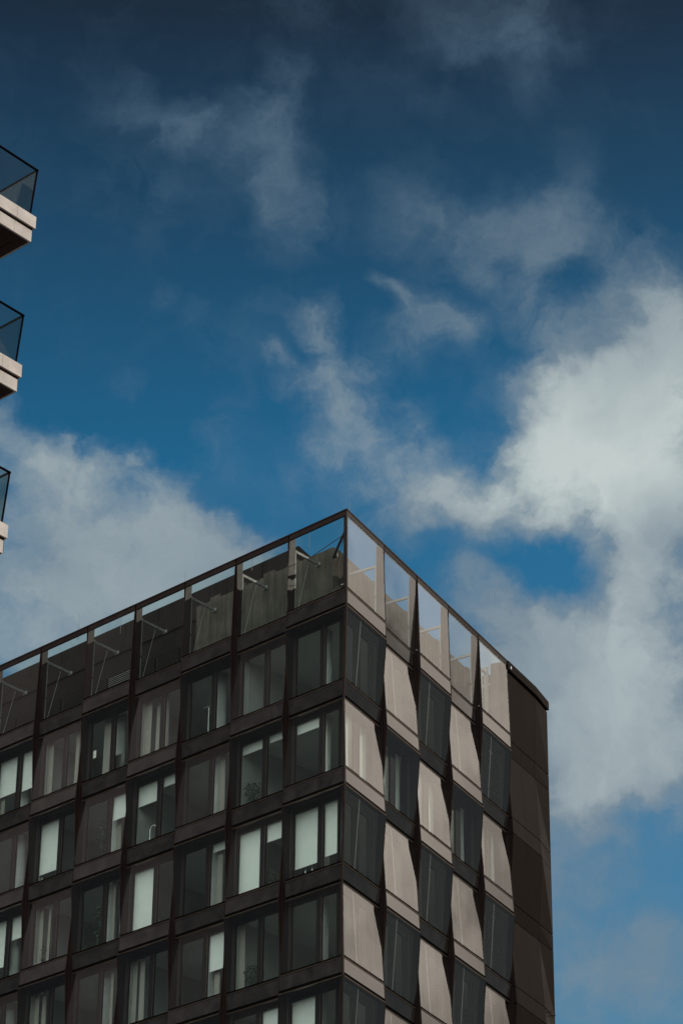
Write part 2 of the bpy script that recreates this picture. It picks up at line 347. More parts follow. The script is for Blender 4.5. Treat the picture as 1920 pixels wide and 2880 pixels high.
class Unit:
    """one storey-high tilted facade unit; local a along the facade, f 0 outer plane, inward negative"""
    def __init__(s, F, j, k):
        s.F, s.j, s.k = F, j, k
        s.zt, s.zb = zl(k), zl(k + 1); s.dt, s.db = dep(j, k), dep(j, k + 1)
    def d(s, z): return s.dt + (s.db - s.dt) * (s.zt - z) / (s.zt - s.zb)
    def a0(s, d, g=GAP): return (s.F.corner(d) + g * 1.6) if s.j == 1 else s.F.node(s.j - 1) + g
    def a1(s, d, g=GAP): return s.F.node(s.j) - g
    def slab(s, bm, u0, u1, z0, z1, f0, f1, mi=0):
        """u0,u1: distances from the left/right edge (>=0 from edge 0, None = other edge)"""
        P = []
        for f in (f0, f1):
            for (e, z) in ((0, z0), (1, z0), (1, z1), (0, z1)):
                d = s.d(z) + f
                uu = u0 if e == 0 else u1
                a = (s.a0(d) + uu[1]) if uu[0] == 'L' else (s.a1(d) - uu[1])
                P.append(s.F.P(a, d, z))
        hexa(bm, P, mi)
    def full(s, bm, z0, z1, f0, f1, inset=0., mi=0): s.slab(bm, ('L', inset), ('R', inset), z0, z1, f0, f1, mi)
def sheet(bm, P, mi=0): bm.faces.new([bm.verts.new(p) for p in P]).material_index = mi

def build_unit(F, j, k, spec=None):
    U = Unit(F, j, k); zt, zb = U.zt, U.zb
    top_unit = (k == 0)
    bm = bmesh.new()
    EW = .028
    # side edges of the unit, running back to the posts
    for e in (('L', 0), ('R', 0)):
        s0 = (e[0], 0.) ; s1 = (e[0], EW)
        if e[0] == 'R': s0, s1 = s1, s0
        P = []
        for (f_abs, ) in ((None, ), (-.17, )):
            for (uu, z) in ((s0, zb), (s1, zb), (s1, zt - .005), (s0, zt - .005)):
                d = (U.d(z) + .012) if f_abs is None else f_abs
                a = (U.a0(d) + uu[1]) if uu[0] == 'L' else (U.a1(d) - uu[1])
                P.append(F.P(a, d, z))
        hexa(bm, P, 0)
    # horizontal bands: black joint with a thin bronze lip below it
    U.full(bm, zb + B2 + .03, zb + B1, -.08, -.012, EW + .002, 1)
    U.full(bm, zb + B2 + .0, zb + B2 + .022, -.08, .022, EW + .002, 2)
    U.full(bm, zb + .045, zb + B3, -.08, -.012, EW + .002, 1)
    U.full(bm, zb + .004, zb + .028, -.08, .022, EW + .002, 2)
    if top_unit: U.full(bm, zt - .20, zt - .005, -.07, .013, EW + .002, 0)
    name = 'screen_bay' if top_unit else 'window'
    fr = link(name, bm, [frame_m, black_m, lip_m], building)
    # outer pane and spandrel
    bm = bmesh.new(); z1 = zt - (.21 if top_unit else .012)
    z0 = zb + B1 + .002
    P = []
    for (e, z) in (('L', z0), ('R', z0), ('R', z1), ('L', z1)):
        d = U.d(z); a = U.a0(d) + EW + .003 if e == 'L' else U.a1(d) - EW - .003
        P.append(F.P(a, d, z))
    sheet(bm, P); f = bm.faces[:][0]; f.normal_update()
    if f.normal.dot(F.n) < 0: f.normal_flip()

    link('glass_pane', bm, screen_m if top_unit else pane_m, fr)
    bm = bmesh.new(); U.full(bm, zb + B3 + .004, zb + B2 - .004, -.05, 0., EW + .003)
    link('spandrel_panel', bm, span_m, fr)
    if not top_unit: inner_window(U, fr, spec or {})
    return fr

IN = -.42                                          # plane of the inner windows
def ipoint(F, u, d, z, j):
    """u = fraction of the bay from its corner-side... measured left to right as seen from outside"""
    n0, n1 = F.node(j - 1), F.node(j)
    a = (n1 + (n0 - n1) * u) if F is FL else (n0 + (n1 - n0) * u)
    return F.P(a, d, z)
def ibox(bm, F, j, u0, u1, d0, d1, z0, z1, mi=0):
    hexa(bm, [ipoint(F, u0, d0, z0, j), ipoint(F, u1, d0, z0, j), ipoint(F, u1, d0, z1, j), ipoint(F, u0, d0, z1, j),
              ipoint(F, u0, d1, z0, j), ipoint(F, u1, d1, z0, j), ipoint(F, u1, d1, z1, j), ipoint(F, u0, d1, z1, j)], mi)
def umax(F, j, d):                                 # keep inner parts of the corner bay inside the building
    if j != 1: return 1.
    lim = F.corner(d) + .06; W = F.node(1)
    return 1 - lim / W if F is FL else lim / W
def inner_window(U, fr, spec):
    F, j, k = U.F, U.j, U.k
    zt = U.zt - .0; zb = U.zb + .70
    ztop = zt + .045; 
    rnd = random.Random(j * 31 + k * 7 + (0 if F is FL else 500))
    if F is FL: cols = [(0., .022), (.435, .515), (.82, .87), (.985, 1.)]; panes = [(.022, .435), (.515, .82), (.87, .985)]
    else: cols = [(0., .06), (.50, .64), (.90, .935), (.97, 1.)]; panes = [(.06, .50), (.64, .90), (.935, .97)]
    lo, hi = 0., 1.
    if j == 1:
        if F is FL: hi = umax(F, 1, IN)
        else: lo = umax(F, 1, IN)
    bm = bmesh.new()
    def clip(a, b): return max(a, lo), min(b, hi)
    for (a, b) in cols:
        a, b = clip(a, b)
        if b - a > .005: ibox(bm, F, j, a, b, IN, IN - .10, zb, ztop)
    if j == 1:
        a, b = (hi - .03, hi) if F is FL else (lo, lo + .03)
        ibox(bm, F, j, a, b, IN + .003, IN - .10, zb, ztop)
    gaps = []
    for (a, b) in panes:
        a, b = clip(a, b)
        if b - a > .02:
            gaps.append((a, b)); ibox(bm, F, j, a, b, IN - .005, IN - .09, ztop - .16, ztop); ibox(bm, F, j, a, b, IN - .005, IN - .09, zb, zb + .12)
            ibox(bm, F, j, a, a + .008, IN + .012, IN - .004, zb + .12, ztop - .16, 1)   # bright bead on each sash's edge
    sf = link('sash_frame', bm, [inner_m, lip_m], fr)
    bm = bmesh.new()
    for (a, b) in gaps:
        sheet(bm, [ipoint(F, a, IN - .04, zb + .12, j), ipoint(F, b, IN - .04, zb + .12, j), ipoint(F, b, IN - .04, ztop - .16, j), ipoint(F, a, IN - .04, ztop - .16, j)])
    if len(bm.faces): link('sash_glass', bm, sash_m, fr)
    else: bm.free()
    hgt = (ztop - .16) - (zb + .12)
    for i, fr_ in enumerate(spec.get('blind', ())):
        if fr_ and i < len(gaps):
            a, b = gaps[i]; bm = bmesh.new(); z0 = ztop - .17 - hgt * fr_
            a0_, b0_ = a + .004, b - .004
            ibox(bm, F, j, a0_, b0_, IN - .13, IN - .136, z0, ztop + .0)
            ibox(bm, F, j, a0_, b0_, IN - .125, IN - .142, z0 - .03, z0)
            link('roller_blind', bm, blind_m, fr)
    for (c0, c1, dd) in spec.get('curtain', ()):
        if F is FR and j == 1: c0 = max(c0, umax(F, 1, dd) + .10)
        if c1 - c0 < .03: continue
        if F is FL: c0, c1 = [((c - .05) * 1.33 + .022) if c < .4 else ((c - .455) * 1.09 + .515) for c in (c0, c1)]
        bm = bmesh.new(); n = max(10, int((c1 - c0) * 80)); prev = None
        ph = rnd.random() * 6; top, bot = ztop, zb + .02
        for i in range(n + 1):
            t = i / n; u = c0 + (c1 - c0) * t
            dz = dd + .045 * math.sin(ph + i * 1.55) + .015 * math.sin(i * 3.7)
            cur = (bm.verts.new(ipoint(F, u, dz, bot, j)), bm.verts.new(ipoint(F, u, dz * .3 + dd * .7, top, j)))
            if prev: bm.faces.new((prev[0], cur[0], cur[1], prev[1]))
            prev = cur
        link('curtain', bm, sheer_m if F is FL else blind_m, fr, smooth=True)
    if spec.get('slats'):
        bm = bmesh.new(); zz = U.zt - .10; n = 0; pitch = spec.get('pitch', .085)
        l0 = .02 if j > 1 else .02; l1 = .87
        while zz > U.zb + .84:
            d0 = U.d(zz) - .10
            if j == 1: l0 = max(.0, (F.corner(d0) + .10) / F.node(1))
            hexa(bm, [ipoint(F, l0, d0, zz - .012, j), ipoint(F, l1, d0, zz - .012, j), ipoint(F, l1, d0, zz - .008, j), ipoint(F, l0, d0, zz - .008, j),
                      ipoint(F, l0, d0 - .045, zz + .018, j), ipoint(F, l1, d0 - .045, zz + .018, j), ipoint(F, l1, d0 - .045, zz + .022, j), ipoint(F, l0, d0 - .045, zz + .022, j)])
            zz -= pitch
        # guide cable
        for u in (.36, ):
            bar(bm, ipoint(F, u, U.d(U.zt - .05) - .075, U.zt - .05, j), ipoint(F, u, U.d(U.zb + .83) - .075, U.zb + .83, j), .022, .022, mi=1)
        link('venetian_blind', bm, [slat_m, steel_m], fr)

# what hangs behind each window of the left facade: (bay from the corner, row from the top)
SP = {
 (1, 1): dict(), (2, 1): dict(), (3, 1): dict(curtain=[(.80, .93, -.72)]), (4, 1): dict(curtain=[(.05, .17, -.66), (.17, .36, -.85)]),
 (5, 1): dict(curtain=[(.16, .30, -.74)]), (6, 1): dict(curtain=[(.05, .13, -.66), (.52, .60, -.7)]), (7, 1): dict(blind=(.58, .62), curtain=[(.04, .10, -.7)]), (8, 1): dict(),
 (1, 2): dict(blind=(.13, 0)), (2, 2): dict(blind=(.12, .09)), (3, 2): dict(curtain=[(.47, .56, -.72)]), (4, 2): dict(blind=(.30, .13)),
 (5, 2): dict(blind=(0, .36), curtain=[(.46, .52, -.8)]), (6, 2): dict(blind=(.80, 0), curtain=[(.04, .08, -.66)]), (7, 2): dict(), (8, 2): dict(blind=(.5, .5)),
 (1, 3): dict(blind=(.80, .76)), (2, 3): dict(blind=(.90, .24)), (3, 3): dict(blind=(0, .10), curtain=[(.49, .57, -.72)]), (4, 3): dict(blind=(.92, 0)),
 (5, 3): dict(curtain=[(.47, .52, -.7), (.60, .68, -.75)]), (6, 3): dict(curtain=[(.06, .12, -.68), (.20, .24, -.7)]), (7, 3): dict(blind=(.72, .34)), (8, 3): dict(),
 (1, 4): dict(), (2, 4): dict(curtain=[(.05, .11, -.7)]), (3, 4): dict(blind=(0, .52), curtain=[(.50, .58, -.72)]), (4, 4): dict(curtain=[(.05, .12, -.66), (.16, .22, -.66)]),
 (5, 4): dict(curtain=[(.52, .56, -.7), (.64, .68, -.7)]), (6, 4): dict(curtain=[(.06, .13, -.7), (.17, .22, -.75)]), (7, 4): dict(curtain=[(.1, .16, -.7)]), (8, 4): dict(blind=(.4, 0)),
 (1, 5): dict(blind=(.62, 0)), (2, 5): dict(blind=(0, .60)), (3, 5): dict(curtain=[(.05, .12, -.7)]), (4, 5): dict(), (5, 5): dict(blind=(.3, .3)), (6, 5): dict(), (7, 5): dict(), (8, 5): dict(),
}
SPR = {(1, 2): 1, (2, 2): 1, (3, 2): 1, (4, 2): 1, (5, 2): 1}
for F in (FL, FR):
    for j in range(1, F.nb + 1):
        for k in range(0, ROWS + 1):
            if F is FL: sp = SP.get((j, k), {})
            else: sp = dict(curtain=[(.06, .50, -.62), (.64, .92, -.62)]) if (j, k) in SPR else dict(slats=1)
            build_unit(F, j, k, sp)

# posts at every facade joint
LOW = zl(ROWS + 1)
for F in (FL, FR):
    for j in range(1, F.nb + 1 + (F is FL) * 0):
        bm = bmesh.new(); a = F.node(j); w_ = .05
        hexa(bm, [F.P(a - w_, -.135, LOW), F.P(a + w_, -.135, LOW), F.P(a + w_, -.135, -.01), F.P(a - w_, -.135, -.01),
                  F.P(a - w_, -.30, LOW), F.P(a + w_, -.30, LOW), F.P(a + w_, -.30, -.01), F.P(a - w_, -.30, -.01)])
        # thin blade filling the joint between two units out to the fixed plane
        g = GAP - .012
        hexa(bm, [F.P(a - g, -.02, LOW), F.P(a + g, -.02, LOW), F.P(a + g, -.02, -.01), F.P(a - g, -.02, -.01),
                  F.P(a - g, -.135, LOW), F.P(a + g, -.135, LOW), F.P(a + g, -.135, -.01), F.P(a - g, -.135, -.01)])
        bm2 = bmesh.new()
        hexa(bm2, [F.P(a - .04, -.30, LOW), F.P(a + .04, -.30, LOW), F.P(a + .04, -.30, -4.1), F.P(a - .04, -.30, -4.1),
                   F.P(a - .04, IN - .1, LOW), F.P(a + .04, IN - .1, LOW), F.P(a + .04, IN - .1, -4.1), F.P(a - .04, IN - .1, -4.1)])
        mo = link('mullion', bm, frame_m, building)
        link('reveal_panel', bm2, reveal_m, mo)
# corner post follows the corner's zigzag
bm = bmesh.new()
def cpt(d, z, off):
    bis = (nL + nR).normalized(); q = bis * (d / math.sin(HALF) * 1.0) - bis * off
    return Vector((q.x, q.y, ROOF + z))
for k in range(0, ROWS + 1):
    d0, d1 = dep(1, k), dep(1, k + 1); z0, z1 = zl(k), zl(k + 1)
    pts = []
    for (d, z) in ((d0, z0 - .002), (d1, z1 + .0)):
        c = cpt(d + .012, z, 0.); wv = .055
        pts.append([c, c + tL * wv * 1.0, c + (tL + tR) * wv * 1.3, c + tR * wv * 1.0])
    hexa(bm, [pts[0][i] for i in range(4)] + [pts[1][i] for i in range(4)])
# slim post behind the corner glass at the roof screen
for t_ in (0, ): 
    c0 = cpt(-.06, -.02, 0); c1 = cpt(-.06, -3.95, 0); bar(bm, c0, c1, .09, .09)
link('corner_post', bm, frame_m, building)
# top rail
bm = bmesh.new()
for F in (FL, FR):
    a1 = F.node(F.nb); 
    hexa(bm, [F.P(F.corner(.03), .03, 0.), F.P(a1, .03, 0.), F.P(a1, .03, .05), F.P(F.corner(.03), .03, .05),
              F.P(F.corner(-.10), -.10, 0.), F.P(a1, -.10, 0.), F.P(a1, -.10, .05), F.P(F.corner(-.10), -.10, .05)])
link('top_rail', bm, frame_m, building)
# small white clips on joints
for (F, a, d, z) in ((FL, .05, .145, zl(1) + .90), (FR, FR.node(2) + .0, .0, zl(1) + .86), (FR, FR.node(4), .0, zl(1) + .86)):
    bm = bmesh.new(); p = F.P(a, d, z); bar(bm, p - F.t * .06, p + F.t * .05, .045, .04); link('joint_clip', bm, steel_m, building)

# brown clad end bay, chamfer and the rest of the block
E5 = FR.node(5); E6 = FR.node(6) + .02
chd = (Vector((-5.90, 18.17, 0)) - Vector((-5.28, 16.66, 0))).normalized()
nch = Vector((chd.y, -chd.x, 0))
def q2(v): return (v.x, v.y)
def chp(s_, d, z): q = tR * E6 + nR * d * .98 + chd * s_; return Vector((q.x, q.y, ROOF + z))
for k in range(0, ROWS + 2):
    z0 = zl(k); z1 = zl(k + 1); d0, d1 = dep(6, k), dep(6, k + 1)
    if k > ROWS: continue
    lam = lambda z: d0 + (d1 - d0) * (z0 - z) / (z0 - z1)
    for (za, zc, nm) in ((z0 - (.45 if k == 0 else .012), z1 + B2 + .018, 'a'), (z1 + B2 - .018, z1 + .018, 'b')):
        bm = bmesh.new()
        mid = (E5 + E6) / 2
        for (a, b) in ((E5 + .03, mid - .004), (mid + .004, E6 - .008)):
            hexa(bm, [FR.P(a, lam(za), za), FR.P(b, lam(za), za), FR.P(b, lam(zc), zc), FR.P(a, lam(zc), zc),
                      FR.P(a, -.2, za), FR.P(b, -.2, za), FR.P(b, -.2, zc), FR.P(a, -.2, zc)])
        mi = clad_m if (k % 2 == 0) else clad2_m
        cp = link('cladding_panel', bm, clad_m, building)
        bm = bmesh.new()
        W2 = 1.52
        hexa(bm, [chp(.012, lam(za), za), chp(W2, 0, za), chp(W2, 0, zc), chp(.012, lam(zc), zc),
                  chp(.012, -.3, za), chp(W2, -.25, za), chp(W2, -.25, zc), chp(.012, -.3, zc)])
        link('cladding_panel', bm, clad_m, building)
# coping
bm = bmesh.new()
for (A, B) in (((E5 - .03), (E6)),):
    hexa(bm, [FR.P(A, .07, -.34), FR.P(B, .07, -.34), FR.P(B, .07, .03), FR.P(A, .07, .03), FR.P(A, -.4, -.34), FR.P(B, -.4, -.34), FR.P(B, -.4, .03), FR.P(A, -.4, .03)])
hexa(bm, [chp(.01, .07, -.34), chp(1.60, .07, -.34), chp(1.60, .07, .03), chp(.01, .07, .03), chp(.01, -.4, -.34), chp(1.60, -.4, -.34), chp(1.60, -.4, .03), chp(.01, -.4, .03)])
link('coping', bm, clad2_m, building)
bm = bmesh.new(); p = FR.P(E5 + .22, .075, -.20); bar(bm, p - FR.t * .035, p + FR.t * .035, .03, .12); link('joint_clip', bm, chrome_m, building)
# dark joint boards behind the cladding
FE = chp(1.52, -.02, 0); 
bm = bmesh.new(); 
p5 = tR * E5 + nR * -.16; p6 = tR * E6 + nR * -.16; pe = Vector((FE.x, FE.y, 0)) - nch * .12
back = Vector((-26.0, 20.5, 0)); lend = tL * (FL.node(9) + .1) - nL * .16
prism(bm, [q2(p5), q2(p6), q2(pe), q2(pe + Vector((-2.0, .9, 0))), q2(p5 - nR * 2.2)], ROOF + LOW, ROOF - .42)
link('end_wall', bm, black_m, building)
# short stubs on the cladding seam
for s_, dz in ((.15, 0), (.62, 0), (1.1, 0)):
    bm = bmesh.new(); a = chp(s_, .02, zl(4) + .69); bar(bm, a - nch * .1, a + nch * .14 + Vector((0, 0, .0)), .035); link('anchor_stub', bm, dsteel_m, building)

# lower block, side and back walls, roof deck, slabs, rooms
foot = [Vector((0, 0, 0)), tR * E6, Vector((FE.x, FE.y, 0)), Vector((FE.x - 8, FE.y + 5.5, 0)), Vector((-26.0, 24, 0)), Vector((-26.0, 0, 0))]
bm = bmesh.new(); prism(bm, [q2(v) for v in foot], 0, ROOF + LOW - .02); link('lower_block', bm, clad2_m, building)
bm = bmesh.new()
a0, b0 = foot[2] + Vector((-.1, -.05, 0)), foot[3]
for (a, b) in ((foot[2] + Vector((-.15, .05, 0)), foot[3]), (foot[3], foot[4]), (foot[4], foot[5] + Vector((0, .2, 0)))):
    d = (b - a).normalized(); n = Vector((d.y, -d.x, 0)) * .25
    prism(bm, [q2(a), q2(b), q2(b - n), q2(a - n)], ROOF + LOW, ROOF - 1.0)
link('rear_wall', bm, clad2_m, building)
def inset_poly(r):
    """footprint pulled in by r behind both facades"""
    s = r / math.sin(HALF * 2)
    c = -nL * r - nR * r; bis = -(nL + nR).normalized() * (r / math.sin(HALF))
    return [bis, tR * (E5 - .1) - nR * r, Vector((-9.5, 16.8, 0)), Vector((-25.7, 23.6, 0)), Vector((-25.7, r, 0))]
for k in range(1, ROWS + 2):
    z = ROOF + zl(k)
    bm = bmesh.new(); prism(bm, [q2(v) for v in inset_poly(-IN + .11)], z + .055, z + .68)
    link('floor_slab', bm, ceil_m, building)
    bm = bmesh.new()                                 # brown closing boards of the cavity
    for F in (FL, FR):
        for j in range(1, F.nb + 1):
            d0, d1 = -.175, IN - .105
            for (dd0, dd1) in ((d0, d1),):
                A0 = F.corner(d0) + .02 if j == 1 else F.node(j - 1) + .055; A1 = F.node(j) - .055
                B0 = F.corner(d1) + .02 if j == 1 else A0
                hexa(bm, [F.P(A0, d0, zl(k) + .05), F.P(A1, d0, zl(k) + .05), F.P(A1, d0, zl(k) + .69), F.P(A0, d0, zl(k) + .69),
                          F.P(B0, d1, zl(k) + .05), F.P(A1, d1, zl(k) + .05), F.P(A1, d1, zl(k) + .69), F.P(B0, d1, zl(k) + .69)])
    link('cavity_board', bm, inner_m, building)
bm = bmesh.new()
q = inset_poly(6.0); prism(bm, [q2(v) for v in (q[0], tR * (E5 - .2) - nR * 6, Vector((-12, 18, 0)), Vector((-25.7, 22, 0)), Vector((-25.7, 6, 0)))], ROOF + LOW, ROOF - 4.1)
link('core_wall', bm, room_m, building)
bm = bmesh.new()                                     # cross walls between rooms
for j in (2, 4, 6): 
    a = FL.node(j); prism(bm, [q2(FL.P(a - .06, IN - .13, 0)), q2(FL.P(a + .06, IN - .13, 0)), q2(FL.P(a + .06, -5.9, 0)), q2(FL.P(a - .06, -5.9, 0))], ROOF + LOW, ROOF - 4.1)
link('partition_wall', bm, room_m, building)
for j in (1, 3, 5, 7):
    bm = bmesh.new(); p = ipoint(FL, .42 if j > 1 else .36, -1.0, 0, j); tube(bm, (p.x, p.y, ROOF + LOW), (p.x, p.y, ROOF - 4.0), .19, n=24)
    link('column', bm, col_m, building, smooth=True)

# ---- roof terrace behind the screen
bm = bmesh.new(); prism(bm, [q2(v) for v in inset_poly(.20)], ROOF + zl(1) + .70, ROOF + zl(1) + .78); link('roof_deck', bm, conc_m, building)
Cn = Vector((-2.29, 1.6, 0)); WT = -.12
bm = bmesh.new()
def wallseg(bm, a, b, th, z0, z1, n, mi=0): prism(bm, [q2(a), q2(b), q2(b + n * th), q2(a + n * th)], ROOF + z0, ROOF + z1, mi)
zd = zl(1) + .78
wallseg(bm, Cn, Cn + tL * 7.5, .25, zd, WT, -nL)
wallseg(bm, Cn + tR * .0 - nL * .26, Cn + tR * 15.2, .25, zd, WT + .03, -nR)
for s_ in (1.9, 3.2, 4.75, 6.2): wallseg(bm, Cn + tL * s_ - nL * .02, Cn + tL * (s_ + .55) - nL * .02, .2, WT, WT + .16, -nL)
for s_ in (3.5, 6.4, 9.3, 12.2): wallseg(bm, Cn + tR * s_ - nR * .02, Cn + tR * (s_ + .8) - nR * .02, .2, WT + .03, WT + .17, -nR)
link('concrete_upstand', bm, conc_m, building)
Pn = Vector((-5.15, 2.6, 0))
bm = bmesh.new(); prism(bm, [q2(v) for v in (Pn, Pn + tR * 13, Pn + tR * 13 + Vector((-9, 2, 0)), Vector((-25.5, 18, 0)), Vector((-25.5, 2.6, 0)))], ROOF + zd, ROOF + 1.33)
link('penthouse_wall', bm, pent_m, building)
bm = bmesh.new()
for i in range(1, 10):
    a = Pn + tL * (i * 2.0); prism(bm, [q2(a - nL * -.012), q2(a + tL * .02 - nL * -.012), q2(a + tL * .02 + nL * -.05), q2(a + nL * -.05)], ROOF + zd, ROOF + 1.30)
link('wall_seam', bm, black_m, building)
# metal wall with louvre panels at the far end
M0 = 9.45; bm = bmesh.new()
wallseg(bm, tL * M0 - nL * 1.95, tL * 25.5 - nL * 1.95, .2, zd, .25, -nL)
wallseg(bm, tL * (M0) - nL * 1.88, tL * 25.5 - nL * 1.88, .06, -.45, -.35, -nL)
link('terrace_wall', bm, pent_m, building)
for i in range(11):
    a0 = M0 + .15 + i * 1.43
    bm = bmesh.new()
    hexa(bm, [FL.P(a0, -1.92, zd + .1), FL.P(a0 + 1.3, -1.92, zd + .1), FL.P(a0 + 1.3, -1.92, -1.35), FL.P(a0, -1.92, -1.35),
              FL.P(a0, -1.94, zd + .1), FL.P(a0 + 1.3, -1.94, zd + .1), FL.P(a0 + 1.3, -1.94, -1.35), FL.P(a0, -1.94, -1.35)], 1)
    z = zd + .15
    while z < -1.4:
        hexa(bm, [FL.P(a0, -1.85, z), FL.P(a0 + 1.3, -1.85, z), FL.P(a0 + 1.3, -1.85, z + .012), FL.P(a0, -1.85, z + .012),
                  FL.P(a0, -1.91, z + .05), FL.P(a0 + 1.3, -1.91, z + .05), FL.P(a0 + 1.3, -1.91, z + .062), FL.P(a0, -1.91, z + .062)])
        z += .085
    link('louvre_panel', bm, [steel_m if i == 3 else louv_m, black_m], building)
# struts and stays
def strut(F, j, zs=-.54, r=1.58, rise=-.07, cable=True):
    a = F.node(j); bm = bmesh.new()
    A = F.P(a, -.28, zs); B = F.P(a, -r, zs + rise)
    bar(bm, A, B, .07, .10)
    bar(bm, B - F.t * .10, B + F.t * .10, .04, .14)
    st = link('strut', bm, steel_m, building)
    bm = bmesh.new(); w_ = .035
    for (za, zc) in ((zs - .05, -2.1), (-2.18, -3.85)):
        hexa(bm, [F.P(a - w_, -.305, za), F.P(a + w_, -.305, za), F.P(a + w_, -.305, zc), F.P(a - w_, -.305, zc),
                  F.P(a - w_, -.36, za), F.P(a + w_, -.36, za), F.P(a + w_, -.36, zc), F.P(a - w_, -.36, zc)])
    link('support_rail', bm, steel_m, st)
    if cable:
        bm = bmesh.new(); tube(bm, A.lerp(B, .62), F.P(a, -.34, -3.7), .008, n=5); link('stay_cable', bm, steel_m, st)
for j in range(1, 10): strut(FL, j)
for j in range(1, 5): strut(FR, j, -.83, 1.68, -.1, False)
strut(FR, 5, -.83, 1.6, -.1, False)
bm = bmesh.new()
A = cpt(-.1, -.72, .12); B = Vector((Cn.x + .1, Cn.y - .06, ROOF - .6)); bar(bm, A, B, .08, .08)
bar(bm, B - tL * .22 , B + tL * .05, .05, .14)
tube(bm, A + Vector((0, 0, -.12)), FL.P(FL.node(1), -1.1, -.52), .014, n=6)
tube(bm, A + Vector((0, 0, -.12)), FR.P(2.2, -1.5, -.9), .012, n=6)
link('corner_brace', bm, dsteel_m, building)
bm = bmesh.new()
for a, r_ in ((E5 - .45, .10), (E5 - 1.0, .06)): 
    p = FR.P(a, -.75, -3.6); tube(bm, p, FR.P(a, -.75, -.55 if r_ < .1 else -.3), r_, n=10)
tube(bm, FR.P(E5 - 1.0, -.75, -.58), FR.P(E5 - .45, -.75, -.58), .05)
link('roof_pipe', bm, steel_m, building)
bm = bmesh.new(); hexa(bm, [FR.P(E5 - .30, -.25, -3.9), FR.P(E5 - .06, -.25, -3.9), FR.P(E5 - .06, -.25, -.1), FR.P(E5 - .30, -.25, -.1), FR.P(E5 - .30, -.62, -3.9), FR.P(E5 - .06, -.62, -3.9), FR.P(E5 - .06, -.62, -.1), FR.P(E5 - .30, -.62, -.1)])
link('end_pier', bm, conc_m, building)
for (x, y, z, h_) in ((-.05, .2, 0, .55), (-5.95, .9, .2, 1.05), (-8.9, .12, 0, .62), (-15.2, .15, 0, .9), (-13.5, .9, .0, .3), (-3.05, 1.1, .2, .55)):
    bm = bmesh.new(); tube(bm, (x, y, ROOF + z - .3), (x, y, ROOF + z + h_), .009, .005, 5); link('lightning_rod', bm, steel_m, building)

# ------------------------------------------------------------------ balcony tower at the left
tower_base = Vector((29.0, -44.0, 0)); tower = empty('apartment_tower', tower_base)
tag(tower, 'pale apartment tower at the left edge, only its projecting glass railed balconies showing', 'building')
azv = lambda a: Vector((math.cos(R(a)), math.sin(R(a)), 0))
e1 = azv(275.6); e2 = azv(181.5); nf = azv(5.6)
RF = ROOF
corners = [Vector((31.7166, -40.1876, RF - 21.4233)), Vector((31.6791, -40.2356, RF - 24.4933)), Vector((31.6556, -40.2657, RF - 27.6216))]
for i in range(1, 6): corners.append(corners[2] + Vector((-.03 * i, -.03 * i, -3.1 * i)))
bd = 1.9
def TP(c, a, b, z): v = c + e1 * a + e2 * b; return Vector((v.x, v.y, c.z + z))
def tbox(bm, c, a0, a1, b0, b1, z0, z1, mi=0, lean=.0):
    hexa(bm, [TP(c, a0, b0, z0), TP(c, a1, b0, z0), TP(c, a1, b1, z0), TP(c, a0, b1, z0), TP(c, a0, b0, z1), TP(c, a1, b0, z1), TP(c, a1, b1, z1), TP(c, a0, b1, z1)], mi)
LB = 7.0
for c in corners:
    bm = bmesh.new()
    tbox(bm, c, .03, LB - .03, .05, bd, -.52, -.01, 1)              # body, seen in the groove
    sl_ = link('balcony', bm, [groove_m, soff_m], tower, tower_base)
    for (z0, z1, ins, nm) in ((-.245, 0., 0., 'fascia'), (-.53, -.295, .045, 'fascia')):
        bm = bmesh.new(); x = ins; first = .47
        while x < LB - .05:
            x1 = min(first if x < .4 else x + 1.25, LB)
            tbox(bm, c, x, x1 - .006, ins, ins + .04, z0, z1); x = x1
        x = ins + .042
        tbox(bm, c, ins, ins + .04, ins + .042, bd, z0, z1)
        link('fascia', bm, white_m, sl_, tower_base)
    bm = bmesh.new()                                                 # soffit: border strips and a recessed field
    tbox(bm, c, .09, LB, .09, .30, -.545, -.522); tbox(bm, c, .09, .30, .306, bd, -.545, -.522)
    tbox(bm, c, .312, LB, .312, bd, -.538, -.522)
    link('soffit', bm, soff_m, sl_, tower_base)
    h_ = 1.05; ra, rb = .10, .05
    bm = bmesh.new()
    hexa(bm, [TP(c, ra - .12, rb, h_), TP(c, LB, rb, h_), TP(c, LB, rb + .035, h_), TP(c, ra - .12, rb + .035, h_), TP(c, ra - .12, rb, h_ - .025), TP(c, LB, rb, h_ - .025), TP(c, LB, rb + .035, h_ - .025), TP(c, ra - .12, rb + .035, h_ - .025)])
    tbox(bm, c, ra - .12, ra - .085, rb + .035, bd, h_ - .025, h_)
    bar(bm, TP(c, ra, rb + .02, 0.), TP(c, ra - .1, rb + .02, h_ - .03), .026, .026)
    link('handrail', bm, rail_m, sl_, tower_base)
    bm = bmesh.new(); x = ra + .03
    first = True
    while x < LB - .1:
        x1 = min(x + 1.3, LB)
        P = [TP(c, x, rb + .02, .0), TP(c, x1 - .01, rb + .02, .0), TP(c, x1 - .01, rb + .02, h_ - .035), TP(c, x - (.1 if first else 0), rb + .02, h_ - .035)]
        sheet(bm, P); x = x1; first = False
    sheet(bm, [TP(c, ra + .01, rb + .04, 0), TP(c, ra + .01, bd, 0), TP(c, ra - .09, bd, h_ - .035), TP(c, ra - .09, rb + .04, h_ - .035)])
    link('glass_panel', bm, bal_glass, sl_, tower_base)
bm = bmesh.new(); c = corners[0].copy()
v0 = c + e1 * .3 + e2 * bd; v1 = v0 + e1 * 11; v2 = v1 + e2 * 12; v3 = v0 + e2 * 12
